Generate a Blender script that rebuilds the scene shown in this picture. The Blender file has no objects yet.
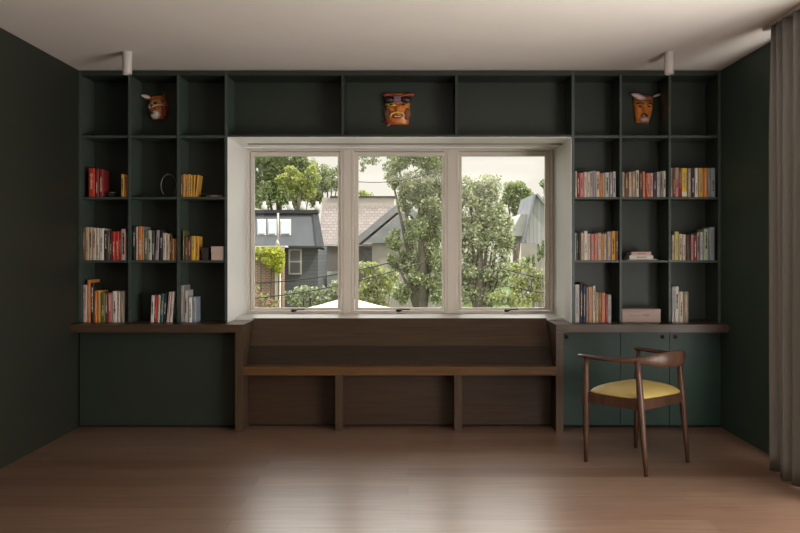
import bpy, math, random
import numpy as np
from mathutils import Vector, Matrix
random.seed(7)
rng = np.random.default_rng(7)
S = bpy.context.scene
COL = S.collection
PI = math.pi

# ---------------------------------------------------------------- measures
F, PX, PY, D, CZ = 830.0, 408.0, 251.0, 6.1, 1.298
S0 = F / D
def X(px, y=0.0): return (px - PX) * (D + y) / F
def Z(py, y=0.0): return CZ - (py - PY) * (D + y) / F
def E(px, py, d): return Vector(((px - PX) * d / F, d - D, CZ - (py - PY) * d / F))
XL, XR, CEIL = X(78), X(721.5), Z(70)
GROUND = -4.5

# ---------------------------------------------------------------- materials
MATS = {}
def new_mat(name):
    m = bpy.data.materials.new(name); m.use_nodes = True
    nt = m.node_tree
    return m, nt, nt.nodes['Principled BSDF']
def setspec(b, rough, spec=0.5, metal=0.0):
    b.inputs['Roughness'].default_value = rough
    b.inputs['Specular IOR Level'].default_value = spec
    b.inputs['Metallic'].default_value = metal
def paint(name, col, rough=0.5, spec=0.5, var=0.06, scale=3.0, bump=0.0, bscale=200, metal=0.0):
    if name in MATS: return MATS[name]
    m, nt, b = new_mat(name); setspec(b, rough, spec, metal)
    tc = nt.nodes.new('ShaderNodeTexCoord')
    n = nt.nodes.new('ShaderNodeTexNoise'); n.inputs['Scale'].default_value = scale; n.inputs['Detail'].default_value = 3
    nt.links.new(tc.outputs['Object'], n.inputs['Vector'])
    r = nt.nodes.new('ShaderNodeValToRGB')
    r.color_ramp.elements[0].position = .3; r.color_ramp.elements[1].position = .7
    r.color_ramp.elements[0].color = (*[c * (1 - var) for c in col], 1)
    r.color_ramp.elements[1].color = (*[min(1, c * (1 + var)) for c in col], 1)
    nt.links.new(n.outputs['Fac'], r.inputs['Fac']); nt.links.new(r.outputs['Color'], b.inputs['Base Color'])
    if bump:
        n2 = nt.nodes.new('ShaderNodeTexNoise'); n2.inputs['Scale'].default_value = bscale
        nt.links.new(tc.outputs['Object'], n2.inputs['Vector'])
        bp = nt.nodes.new('ShaderNodeBump'); bp.inputs['Strength'].default_value = bump; bp.inputs['Distance'].default_value = .002
        nt.links.new(n2.outputs['Fac'], bp.inputs['Height']); nt.links.new(bp.outputs['Normal'], b.inputs['Normal'])
    MATS[name] = m; return m
def wood(name, c1, c2, rough=0.35, stretch=(1.2, 22, 22), spec=0.32):
    m, nt, b = new_mat(name); setspec(b, rough, spec)
    tc = nt.nodes.new('ShaderNodeTexCoord'); mp = nt.nodes.new('ShaderNodeMapping'); mp.inputs['Scale'].default_value = stretch
    n = nt.nodes.new('ShaderNodeTexNoise'); n.inputs['Scale'].default_value = 2.5; n.inputs['Detail'].default_value = 6; n.inputs['Distortion'].default_value = .6
    r = nt.nodes.new('ShaderNodeValToRGB'); r.color_ramp.elements[0].position = .3; r.color_ramp.elements[1].position = .72
    r.color_ramp.elements[0].color = (*c1, 1); r.color_ramp.elements[1].color = (*c2, 1)
    L = nt.links.new
    L(tc.outputs['Object'], mp.inputs['Vector']); L(mp.outputs['Vector'], n.inputs['Vector']); L(n.outputs['Fac'], r.inputs['Fac']); L(r.outputs['Color'], b.inputs['Base Color'])
    bp = nt.nodes.new('ShaderNodeBump'); bp.inputs['Strength'].default_value = .08; bp.inputs['Distance'].default_value = .002
    L(n.outputs['Fac'], bp.inputs['Height']); L(bp.outputs['Normal'], b.inputs['Normal'])
    return m
def floor_mat():
    m, nt, b = new_mat('oak_planks'); setspec(b, .30, .8)
    L = nt.links.new
    tc = nt.nodes.new('ShaderNodeTexCoord')
    br = nt.nodes.new('ShaderNodeTexBrick')
    br.inputs['Scale'].default_value = 1.0; br.inputs['Brick Width'].default_value = 2.3; br.inputs['Row Height'].default_value = .19
    br.inputs['Mortar Size'].default_value = .0012; br.inputs['Mortar Smooth'].default_value = .3
    br.offset = .37; br.offset_frequency = 2
    br.inputs['Color1'].default_value = (.0, .0, .0, 1); br.inputs['Color2'].default_value = (1, 1, 1, 1); br.inputs['Mortar'].default_value = (.5, .5, .5, 1)
    L(tc.outputs['Object'], br.inputs['Vector'])
    ramp = nt.nodes.new('ShaderNodeValToRGB')
    ramp.color_ramp.elements[0].color = FLOOR1 + (1,); ramp.color_ramp.elements[1].color = FLOOR2 + (1,)
    L(br.outputs['Color'], ramp.inputs['Fac'])
    mp = nt.nodes.new('ShaderNodeMapping'); mp.inputs['Scale'].default_value = (1.0, 16, 1)
    n = nt.nodes.new('ShaderNodeTexNoise'); n.inputs['Scale'].default_value = 2.2; n.inputs['Detail'].default_value = 7; n.inputs['Distortion'].default_value = .8
    L(tc.outputs['Object'], mp.inputs['Vector']); L(mp.outputs['Vector'], n.inputs['Vector'])
    gr = nt.nodes.new('ShaderNodeValToRGB'); gr.color_ramp.elements[0].position = .3; gr.color_ramp.elements[1].position = .7
    gr.color_ramp.elements[0].color = (.74, .70, .67, 1); gr.color_ramp.elements[1].color = (1.1, 1.1, 1.1, 1)
    L(n.outputs['Fac'], gr.inputs['Fac'])
    mul = nt.nodes.new('ShaderNodeMixRGB'); mul.blend_type = 'MULTIPLY'; mul.inputs['Fac'].default_value = 1
    L(ramp.outputs['Color'], mul.inputs['Color1']); L(gr.outputs['Color'], mul.inputs['Color2'])
    dk = nt.nodes.new('ShaderNodeMixRGB'); dk.inputs['Color2'].default_value = (.03, .018, .012, 1)
    ml = nt.nodes.new('ShaderNodeMath'); ml.operation = 'MULTIPLY'; ml.inputs[1].default_value = .6
    L(br.outputs['Fac'], ml.inputs[0]); L(ml.outputs[0], dk.inputs['Fac'])
    L(mul.outputs['Color'], dk.inputs['Color1']); L(dk.outputs['Color'], b.inputs['Base Color'])
    return m
def leaf_mat(name, c1, c2, trans=.35):
    m = bpy.data.materials.new(name); m.use_nodes = True; nt = m.node_tree; nt.nodes.clear(); L = nt.links.new
    g = nt.nodes.new('ShaderNodeNewGeometry'); r = nt.nodes.new('ShaderNodeValToRGB')
    r.color_ramp.elements[0].color = (*c1, 1); r.color_ramp.elements[1].color = (*c2, 1)
    L(g.outputs['Random Per Island'], r.inputs['Fac'])
    d = nt.nodes.new('ShaderNodeBsdfDiffuse'); t = nt.nodes.new('ShaderNodeBsdfTranslucent'); mx = nt.nodes.new('ShaderNodeMixShader'); mx.inputs[0].default_value = trans
    L(r.outputs['Color'], d.inputs['Color']); L(r.outputs['Color'], t.inputs['Color'])
    o = nt.nodes.new('ShaderNodeOutputMaterial'); L(d.outputs[0], mx.inputs[1]); L(t.outputs[0], mx.inputs[2]); L(mx.outputs[0], o.inputs['Surface'])
    return m
def glass_mat():
    m = bpy.data.materials.new('window_glass'); m.use_nodes = True; nt = m.node_tree; nt.nodes.clear(); L = nt.links.new
    t = nt.nodes.new('ShaderNodeBsdfTransparent'); t.inputs['Color'].default_value = (.95, .97, .96, 1)
    g = nt.nodes.new('ShaderNodeBsdfGlossy'); g.inputs['Roughness'].default_value = .02
    f = nt.nodes.new('ShaderNodeFresnel'); f.inputs['IOR'].default_value = 1.45
    mx = nt.nodes.new('ShaderNodeMixShader'); o = nt.nodes.new('ShaderNodeOutputMaterial')
    L(f.outputs[0], mx.inputs[0]); L(t.outputs[0], mx.inputs[1]); L(g.outputs[0], mx.inputs[2]); L(mx.outputs[0], o.inputs['Surface'])
    return m
def brick_mat(name, c1, c2, mortar, bw, rh, ms, rot=True):
    m, nt, b = new_mat(name); setspec(b, .9, .2); L = nt.links.new
    tc = nt.nodes.new('ShaderNodeTexCoord'); mp = nt.nodes.new('ShaderNodeMapping')
    if rot: mp.inputs['Rotation'].default_value = (PI / 2, 0, 0)
    br = nt.nodes.new('ShaderNodeTexBrick'); br.inputs['Scale'].default_value = 1
    br.inputs['Brick Width'].default_value = bw; br.inputs['Row Height'].default_value = rh; br.inputs['Mortar Size'].default_value = ms
    br.inputs['Color1'].default_value = (*c1, 1); br.inputs['Color2'].default_value = (*c2, 1); br.inputs['Mortar'].default_value = (*mortar, 1)
    L(tc.outputs['Object'], mp.inputs['Vector']); L(mp.outputs['Vector'], br.inputs['Vector']); L(br.outputs['Color'], b.inputs['Base Color'])
    return m

FLOOR1, FLOOR2 = (.185, .105, .070), (.265, .172, .122)
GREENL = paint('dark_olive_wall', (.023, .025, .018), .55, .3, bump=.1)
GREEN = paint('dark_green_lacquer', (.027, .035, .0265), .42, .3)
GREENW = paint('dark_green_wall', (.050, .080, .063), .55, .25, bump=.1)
GREEN_LIT = paint('green_lacquer_lit', (.052, .070, .057), .4, .35)  # lighter copy of the green lacquer; light on the edges put into the colour
GREEND = paint('green_door_lacquer', (.019, .047, .035), .42, .3)
WHITE = paint('white_reveal_paint', (.84, .83, .80), .5, .4, .02)
SILLM = paint('pale_sill_lacquer', (.62, .60, .56), .28, .5, .02)
CEILM = paint('ceiling_paint', (.78, .72, .66), .85, .2, .015)
ROOMW = paint('room_wall_paint', (.42, .39, .35), .8, .3)
WALNUT = wood('walnut_veneer', (.052, .031, .018), (.085, .053, .031), .36)
WALNUTV = wood('walnut_veneer_upright', (.052, .031, .018), (.085, .053, .031), .36, (22, 22, 1.2))
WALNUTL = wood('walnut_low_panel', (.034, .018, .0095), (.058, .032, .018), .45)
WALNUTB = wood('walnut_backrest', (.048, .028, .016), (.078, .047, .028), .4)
WALNUTK = wood('darker_walnut', (.020, .012, .008), (.034, .022, .014), .45)
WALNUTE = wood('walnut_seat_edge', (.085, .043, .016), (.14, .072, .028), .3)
CHAIRW = wood('dark_chair_wood', (.052, .025, .015), (.095, .046, .027), .38, (14, 14, 2.0))
SEATM = paint('mustard_leather', (.46, .34, .11), .55, .4, .1, 8, bump=.15, bscale=90)
FRAMEM = paint('window_frame_paint', (.66, .60, .53), .45, .4, .02)
METAL = paint('dark_metal', (.05, .048, .045), .35, .5, metal=.8)
STEEL = paint('brushed_steel', (.30, .29, .27), .3, .5, metal=1.0)
BLACK = paint('black_gap', (.01, .01, .01), .8, .2)
LAMPW = paint('lamp_white', (.52, .48, .44), .4, .4, .01)
LAMPD = paint('lamp_inner', (.10, .10, .10), .4, .4, .01)
PAGES = paint('book_pages', (.62, .56, .45), .9, .2, .1, 60)
GLASS = glass_mat()
FLOORM = floor_mat()

# ---------------------------------------------------------------- mesh builder
class MB:
    def __init__(s): s.v = []; s.f = []; s.m = []; s.mi = 0; s.sm = []
    def add(s, vs, fs, smooth=False):
        o = len(s.v); s.v += [tuple(v) for v in vs]
        for f in fs: s.f.append(tuple(i + o for i in f)); s.m.append(s.mi); s.sm.append(smooth)
        return s
    def box(s, x0, x1, y0, y1, z0, z1):
        if x0 > x1: x0, x1 = x1, x0
        if y0 > y1: y0, y1 = y1, y0
        if z0 > z1: z0, z1 = z1, z0
        return s.add([(x0,y0,z0),(x1,y0,z0),(x1,y1,z0),(x0,y1,z0),(x0,y0,z1),(x1,y0,z1),(x1,y1,z1),(x0,y1,z1)],
              [(0,3,2,1),(4,5,6,7),(0,1,5,4),(1,2,6,5),(2,3,7,6),(3,0,4,7)])
    def prism(s, pts, y0, y1):   # polygon in XZ (counter-clockwise seen from -Y) extruded along Y
        n = len(pts)
        vs = [(x, y0, z) for x, z in pts] + [(x, y1, z) for x, z in pts]
        return s.add(vs, [tuple(range(n)), tuple(range(2*n-1, n-1, -1))] + [(i, i+n, (i+1)%n+n, (i+1)%n) for i in range(n)])
    def loft(s, rings, cap=True, smooth=True, closed=True):
        n = len(rings[0]); vs = [p for r in rings for p in r]; fs = []
        for k in range(len(rings)-1):
            for i in range(n if closed else n-1):
                a, b = k*n+i, k*n+(i+1)%n
                fs.append((a, b, b+n, a+n))
        if cap and closed: fs += [tuple(range(n-1,-1,-1)), tuple(range(len(vs)-n, len(vs)))]
        return s.add(vs, fs, smooth)
    def tube(s, pts, rad, n=12, flat=None, up=(0,0,1)):
        pts = [Vector(p) for p in pts]; rings = []
        for i, p in enumerate(pts):
            t = (pts[min(i+1,len(pts)-1)] - pts[max(i-1,0)]).normalized()
            u = Vector(up)
            if abs(t.dot(u)) > .95: u = Vector((0,1,0))
            a = t.cross(u).normalized(); b = a.cross(t).normalized()
            r = rad[i] if isinstance(rad, (list, tuple)) else rad
            ra, rb = r if isinstance(r, (list, tuple)) else (r, r)
            rings.append([p + a*math.cos(q)*ra + b*math.sin(q)*rb for q in [2*PI*k/n for k in range(n)]])
        return s.loft(rings)
    def cyl(s, p0, p1, r0, r1=None, n=20): return s.tube([p0, p1], [r0, r1 if r1 is not None else r0], n)
    def ball(s, c, r, n=10, m=7):
        r = r if isinstance(r, (list, tuple)) else (r, r, r); rings = []
        for j in range(1, m):
            a = PI*j/m
            rings.append([(c[0]+r[0]*math.sin(a)*math.cos(2*PI*k/n), c[1]+r[1]*math.sin(a)*math.sin(2*PI*k/n), c[2]-r[2]*math.cos(a)) for k in range(n)])
        return s.loft(rings)
    def build(s, name, mats, parent=None, bevel=0, sub=0, loc=None):
        me = bpy.data.meshes.new(name); me.from_pydata(s.v, [], s.f)
        for m in (mats if isinstance(mats, (list, tuple)) else [mats]): me.materials.append(m)
        me.polygons.foreach_set('material_index', s.m); me.polygons.foreach_set('use_smooth', s.sm); me.update()
        o = bpy.data.objects.new(name, me); COL.objects.link(o)
        if parent: o.parent = parent
        if loc: o.location = loc
        if bevel:
            b = o.modifiers.new('edge', 'BEVEL'); b.width = bevel; b.segments = 2; b.limit_method = 'ANGLE'
        if sub:
            b = o.modifiers.new('smooth', 'SUBSURF'); b.levels = sub; b.render_levels = sub
        return o
def tag(o, label=None, cat=None, group=None, kind=None):
    if label: o['label'] = label
    if cat: o['category'] = cat
    if group: o['group'] = group
    if kind: o['kind'] = kind
    return o
def thing(name, label, cat, loc=(0,0,0), rz=0, group=None):
    o = bpy.data.objects.new(name, None); COL.objects.link(o); o.location = loc; o.rotation_euler = (0,0,rz); o.empty_display_size = .1
    return tag(o, label, cat, group)
def struct(name, mb, m, parent=None, bevel=0):
    o = mb.build(name, m, parent, bevel); 
    if not parent: o['kind'] = 'structure'
    return o
def bx(name, m, parent, *a, bevel=.0012): return MB().box(*a).build(name, m, parent, bevel)

# ---------------------------------------------------------------- room shell
XE, YB = 2.75, -9.0
WX0, WX1 = X(228), X(571)
WZ0, WZ1 = Z(313.3, .73), Z(137.5)
YW = .73
struct('floor', MB().box(XL-.2, XR+.2, YB-.1, .9, -.12, 0), FLOORM)
struct('ceiling', MB().box(XL-.2, XR+.6, YB-.1, .9, CEIL, CEIL+.15), CEILM)
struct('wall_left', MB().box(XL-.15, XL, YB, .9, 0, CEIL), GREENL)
wr = MB().box(XR, XR+.15, -1.0, .9, 0, CEIL).box(XR, XR+.15, YB, -6.6, 0, CEIL).box(XR, XR+.15, -6.6, -1.0, 2.48, CEIL)
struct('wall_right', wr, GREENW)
wb = MB()
wb.box(XL, WX0-.0045, .27, .85, 0, CEIL).box(WX1+.0045, XR, .27, .85, 0, CEIL).box(WX0-.0045, WX1+.0045, .27, .85, WZ1+.0045, CEIL).box(WX0-.0045, WX1+.0045, .285, .85, 0, WZ0-.03)
struct('wall_back', wb, GREENW)
struct('wall_front', MB().box(XL, XR, YB-.12, YB, 0, CEIL), ROOMW)
# white lining of the window recess
struct('trim_1', MB().box(WX0-.004, WX0, .0, .80, .772, WZ1), WHITE)
struct('trim_2', MB().box(WX1, WX1+.004, .0, .80, .772, WZ1), WHITE)
tt = MB().box(WX0, WX1, .0, .80, WZ1, WZ1+.004)
struct('trim_3', tt, WHITE)
struct('trim_4', MB().box(WX0+.08, WX1, .33, .352, WZ1-.012, WZ1), paint('blind_track', (.30,.27,.24), .4, .4))
struct('trim_6', MB().box(WX0, WX1, .56, .60, WZ1-.008, WZ1), WHITE)
struct('trim_5', MB().box(WX0, WX1, .252, .80, WZ0-.028, WZ0), SILLM, bevel=.002)

# windows: three casements
y0, y1 = YW, YW+.07
zt, zb = Z(148.6, YW), WZ0
def wx(px): return X(px, YW)
for i, (a, b, g0, g1, hx) in enumerate([(247, 343, 253.6, 337.6, 296), (351.5, 447, 358.2, 442, 401), (456, 553, 461.8, 545.5, 509)]):
    xa, xb = wx(a), wx(b)
    ga, gb, gt, gbm = wx(g0), wx(g1), Z(155.8, YW), Z(308, YW)
    w = thing(f'window_{i+1}', None, None); w['kind'] = 'structure'
    f = MB(); t = .022
    f.box(xa, xa+t, y0, y1, zb, zt).box(xb-t, xb, y0, y1, zb, zt).box(xa+t, xb-t, y0, y1, zt-t, zt).box(xa+t, xb-t, y0, y1, zb, zb+.02)
    f.build('window_frame', FRAMEM, w, .002)
    s = MB(); e = .0045; ya, yb2 = y0+.012, y1-.01
    s.box(xa+t+e, ga, ya, yb2, gbm, gt).box(gb, xb-t-e, ya, yb2, gbm, gt).box(xa+t+e, xb-t-e, ya, yb2, gt, zt-t-e).box(xa+t+e, xb-t-e, ya, yb2, zb+.02+e, gbm)
    s.build('window_sash', FRAMEM, w, .002)
    MB().box(ga, gb, ya+.02, ya+.026, gbm, gt).build('window_pane', GLASS, w)
    hxx = wx(hx); zh = Z(310.6, YW)
    h = MB(); h.ball((hxx-.02, y0-.004, zh), (.022, .014, .012)); h.tube([(hxx-.02, y0-.01, zh), (hxx+.02, y0-.026, zh+.012), (hxx+.075, y0-.022, zh+.012)], [.006,.006,.005], 8)
    h.build('window_handle', METAL, w)
mu = MB(); mu.box(wx(343)+.001, wx(351.5)-.001, YW-.006, y1+.04, zb, zt).box(wx(447)+.001, wx(456)-.001, YW-.006, y1+.04, zb, zt)
struct('trim_7', mu, FRAMEM, bevel=.002)
struct('trim_8', MB().box(WX0, WX1, YW-.004, y1+.04, zt+.001, WZ1), FRAMEM)

# ---------------------------------------------------------------- bookcases
DEP = .268
def bookcase(name, label, xs, ends, right):
    t = thing(name, label, 'bookcase', ((xs[0][0]+xs[-1][1])/2, 0, .771))
    ox = t.location.x
    def B(n, m, x0, x1, y0, y1, z0, z1, bv=.0012): return bx(n, m, t, x0-ox, x1-ox, y0, y1, z0-.771, z1-.771, bevel=bv)
    z0, z1 = .772, CEIL-.004
    for k, (a, b) in enumerate(xs): B('side_panel' if k in (0, len(xs)-1) else 'divider', GREEN_LIT, a, b, 0, DEP, z0, z1)
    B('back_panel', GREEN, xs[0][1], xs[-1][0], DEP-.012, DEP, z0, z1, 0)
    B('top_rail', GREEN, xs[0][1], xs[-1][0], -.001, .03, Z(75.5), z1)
    for k in range(3):
        a, b = xs[k][1]+.0005, xs[k+1][0]-.0005
        for (p, q) in ((135.3, 137.8), (197, 199.2), (260.3, 262.6)):
            B('shelf', GREEN_LIT, a, b, .006, DEP-.012, Z(q), Z(p))
        bx('top_panel', GREEN, t, a-ox, b-ox, .03, DEP-.012, Z(75.5)-.771, z1-.771, bevel=0)
    return t
LX = [(X(78.3), X(81.5)), (X(128), X(130.6)), (X(176.8), X(179.4)), (X(225), X(228)-.018)]
RX = [(X(571)+.018, X(574.3)), (X(619.6), X(622)), (X(668.7), X(671)), (X(718), X(721.2))]
LX[3] = (X(225), X(227.3)-.006); 
LX[3] = (X(224.6), WX0-.0045); RX[0] = (WX1+.0045, X(574.6))
bookcase('bookcase', 'dark green built-in bookcase left of the window, three bays wide, dimly lit', LX, 'L', False)
bookcase('bookcase', 'dark green built-in bookcase right of the window, three bays wide, above the cabinet doors', RX, 'R', True)
# open cabinet over the window
t = thing('wall_cabinet', 'long dark green open cabinet in three bays above the window', 'cabinet', (0, 0, 2.15))
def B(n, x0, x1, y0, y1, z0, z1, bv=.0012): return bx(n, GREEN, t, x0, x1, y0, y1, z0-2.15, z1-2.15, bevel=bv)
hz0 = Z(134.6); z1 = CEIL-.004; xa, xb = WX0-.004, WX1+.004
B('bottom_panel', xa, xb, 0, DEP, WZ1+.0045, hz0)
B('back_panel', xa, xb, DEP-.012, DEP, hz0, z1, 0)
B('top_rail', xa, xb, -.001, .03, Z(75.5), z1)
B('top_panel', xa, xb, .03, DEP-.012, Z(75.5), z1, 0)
for a, b in ((341.3, 344), (455.2, 458)): B('divider', X(a), X(b), 0, DEP-.012, hz0, Z(75.5))

# ---------------------------------------------------------------- desks, bench, base cabinets
YF = -.15
def xf(px): return X(px, YF)
def zf(py): return Z(py, YF)
DT, DB = zf(324.6), zf(332.6)
BT, BB = zf(366.8), zf(375.5)
lx0, lx1 = xf(235), xf(243); rx0, rx1 = xf(556), xf(563.5)
t = thing('desk', 'walnut desktop with one side leg under the dimmer bookcase left of the bench', 'desk')
bx('desktop', WALNUT, t, XL+.001, lx1, YF, .25, DB, DT)
bx('leg', WALNUTV, t, lx0, lx1, YF, .25, 0, DB-.0005)
t = thing('desk', 'walnut counter with one side leg over the three green doors, behind the chair', 'desk')
bx('desktop', WALNUT, t, rx0, XR-.001, YF, .25, DB, DT)
bx('leg', WALNUTV, t, rx0, rx1, YF, .25, 0, DB-.0005)
t = thing('window_bench', 'low built-in walnut window bench with backrest and three open bays beneath', 'bench')
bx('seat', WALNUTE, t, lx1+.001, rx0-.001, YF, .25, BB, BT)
def slopeb(name, mat, ya, za, yb, zb_, th=.025):
    m = MB(); x0, x1 = lx1+.001, rx0-.001; n_ = Vector((0, (zb_-za), -(yb-ya))).normalized()*th
    q = [(x0,ya,za),(x1,ya,za),(x1,yb,zb_),(x0,yb,zb_)]; q2 = [(a, b+n_.y, c_+n_.z) for a, b, c_ in q]
    m.add(q+q2, [(0,1,2,3),(7,6,5,4),(0,4,5,1),(1,5,6,2),(2,6,7,3),(3,7,4,0)]); m.build(name, mat, t, .002)
ZTB = WZ0-.001; tb = .395
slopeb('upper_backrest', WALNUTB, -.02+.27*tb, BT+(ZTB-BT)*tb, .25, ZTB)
slopeb('lower_backrest', WALNUTK, -.02, BT+.001, -.022+.27*tb, BT+(ZTB-BT)*tb-.002)  # lower part of the slope in a darker walnut tone
for a, b in ((335, 342), (454.5, 462)): bx('support', WALNUTV, t, xf(a), xf(b), YF+.02, .045, 0, BB-.001)
pts = [lx1+.001, xf(335), xf(342), xf(454.5), xf(462), rx0-.001]
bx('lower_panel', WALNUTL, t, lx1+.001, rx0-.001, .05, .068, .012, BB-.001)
bx('toe_kick', BLACK, t, lx1+.001, rx0-.001, .069, .08, 0, .1, bevel=0)
# left base panel cabinet
t = thing('base_cabinet', 'plain dark green cabinet front beneath the desktop left of the bench', 'cabinet')
bx('front_panel', GREEN, t, XL+.012, lx0-.004, .0, .018, .018, DB-.006)
bx('carcass', BLACK, t, XL+.002, lx0-.001, .02, .26, 0, DB-.002, bevel=0)
t = thing('base_cabinet', 'green cabinet with three flat doors beneath the counter behind the chair', 'cabinet')
bx('carcass', BLACK, t, rx1+.001, XR-.002, .02, .26, 0, DB-.002, bevel=0)
edges = [rx1+.003, X(620.3), X(669.6), XR-.003]
hp = [(X(566.5), 0), (X(662.3), 1), (X(675.2), 1)]
for k in range(3):
    d = bx('door', GREEND, t, edges[k]+.0015, edges[k+1]-.0015, .0, .019, .018, DB-.006, bevel=.001)
    hx, _ = hp[k]; hz = Z(337)
    h = MB()
    rings = []
    for r, y in ((.017, .001), (.017, -.004), (.012, -.004), (.011, .0005)):
        rings.append([(hx+r*math.cos(q), y, hz+r*math.sin(q)) for q in [2*PI*j/20 for j in range(20)]])
    h.loft(rings, cap=False); h.cyl((hx, -.0008, hz), (hx, .0, hz), .0115); h.mi = 0
    h.build('finger_pull', METAL, d)

# ---------------------------------------------------------------- ceiling spotlights
for px, lab in ((127.2, 'small white cylinder ceiling spotlight above the bookcase left of the window'), (669.3, 'small white cylinder ceiling spotlight above the bookcase right of the window')):
    y = -.55; x = X(px, y)
    t = thing('ceiling_spotlight', lab, 'spotlight', (x, y, CEIL), group=None)
    zl = Z(74.3, y)-CEIL
    b = MB(); n = 28; rings = []
    for r, z in ((.031, 0), (.0315, -.002), (.0315, zl+.002), (.030, zl), (.026, zl), (.025, zl+.03)):
        rings.append([(r*math.cos(2*PI*k/n), r*math.sin(2*PI*k/n), z) for k in range(n)])
    b.loft(rings); b.build('lamp_housing', LAMPW, t)
    MB().cyl((0,0,zl+.0285), (0,0,zl+.012), .018, .022, 20).build('lamp_lens', LAMPD, t)
    MB().cyl((0,0,0), (0,0,-.006), .036, .036, 28).build('ceiling_mount', LAMPW, t)

# ---------------------------------------------------------------- books
PAL = {
 'cream': (.60,.52,.42), 'white': (.68,.64,.58), 'pale pink': (.60,.42,.38), 'pink': (.55,.20,.20), 'rose red': (.50,.13,.13),
 'red': (.50,.04,.025), 'dark red': (.20,.018,.02), 'orange': (.62,.21,.04), 'tan orange': (.56,.27,.10), 'salmon': (.62,.24,.15),
 'yellow': (.66,.42,.03), 'golden': (.60,.31,.05), 'yellow-green': (.42,.42,.10), 'pale green': (.40,.46,.32), 'dark green': (.03,.06,.03),
 'olive': (.14,.14,.04), 'teal': (.04,.14,.14), 'grey': (.28,.27,.26), 'pale grey': (.45,.44,.43), 'blue-grey': (.27,.33,.38), 'mauve': (.34,.27,.32),
 'navy blue': (.03,.05,.12), 'black': (.018,.018,.018), 'dark brown': (.07,.035,.02), 'brown': (.17,.075,.04), 'taupe': (.30,.25,.21), 'dark purple': (.06,.025,.05),
 'tan': (.50,.38,.25), 'golden brown': (.33,.17,.04)}
def cover(c): return paint('cover_' + c.replace(' ', '_').replace('-', '_'), PAL[c], .5, .4, .06, 30)
ORD = ['first','second','third','fourth','fifth','sixth','seventh','eighth','ninth','tenth','eleventh','twelfth','thirteenth','fourteenth','fifteenth','sixteenth','seventeenth','eighteenth','nineteenth','twentieth']
FLOORZ = {1: Z(197)+.0004, 2: Z(260.3)+.0004, 3: DT+.0006}
ROWN = {1: 'upper book shelf', 2: 'middle book shelf', 3: 'desktop level'}
YBOOK = .016
def book(x0, x1, ytop, c, row, label, group, mark=None, tilt=0, band=None, y=YBOOK):
    z0 = FLOORZ[row]; xa, xb = X(x0, y)+.0006, X(x1, y)-.0006
    for V in (LX, RX):
        for k_ in range(3):
            l_, r_ = V[k_][1]+.0012, V[k_+1][0]-.0012
            mid = (xa+xb)/2
            if l_-.02 < mid < r_+.02:
                if xa < l_: xa = l_
                if xb > r_: xb = r_
    w = xb-xa; h = Z(ytop, y)-z0; dp = min(.19, max(.12, h*.68)); bt = min(.0022, w*.18)
    o = thing('book', label, 'book', ((xa+xb)/2, y, z0), 0, group)
    m = MB()
    sp = [(-w/2, .004), (-w/2+w*.12, .0012), (-w*.2, .0), (w*.2, .0), (w/2-w*.12, .0012), (w/2, .004)]
    pts = sp + [(w/2, dp), (w/2-bt, dp), (w/2-bt, .006), (-w/2+bt, .006), (-w/2+bt, dp), (-w/2, dp)]
    n = len(pts); vs = [(a, b, 0) for a, b in pts] + [(a, b, h) for a, b in pts]
    fs = [(i, (i+1)%n, (i+1)%n+n, i+n) for i in range(n)]
    for o0 in (0, n):
        q = [(6,7,8,5),(9,10,11,0),(5,8,9,0),(0,1,2,3,4,5)]
        for f in q: fs.append(tuple(i+o0 for i in (f if o0 else f[::-1])))
    m.add(vs, fs)
    cm = [cover(c)]
    m.build('cover', cm, o)
    MB().box(-w/2+bt*1.02, w/2-bt*1.02, .0062, dp-.004, .003, h-.004).build('pages', PAGES, o)
    r = random.Random(hash((x0, row)) & 0xffff if False else int(x0*10)*7+row)
    lum = sum(PAL[c])/3
    mc = mark or (['taupe','grey','brown','black','taupe'][int(r.random()*5)] if lum > .3 else 'tan')
    tm = MB(); ww = w*.42
    zz = h*(.12+.3*r.random()); end = min(h*.92, zz+h*(.3+.35*r.random())); prof = []
    while zz < end:
        l = h*.05*(.5+r.random()); q = ww/2*(.35+.65*r.random()); prof += [(q, zz), (q, zz+l)]; zz += l
    tm.prism([(q, z_) for q, z_ in prof]+[(-q, z_) for q, z_ in prof[::-1]], -.0005, .0008)
    tm.build('lettering', cover(mc), o)
    if band:
        bc, z0b, z1b = band
        MB().box(-w/2-.0002, w/2+.0002, -.0008, .005, h*z0b, h*z1b).build('spine_band', cover(bc), o)
    if tilt:
        o.rotation_euler = (0, math.radians(tilt), 0)
        o.location.z += abs(math.sin(math.radians(tilt)))*w/2
    return o
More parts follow.
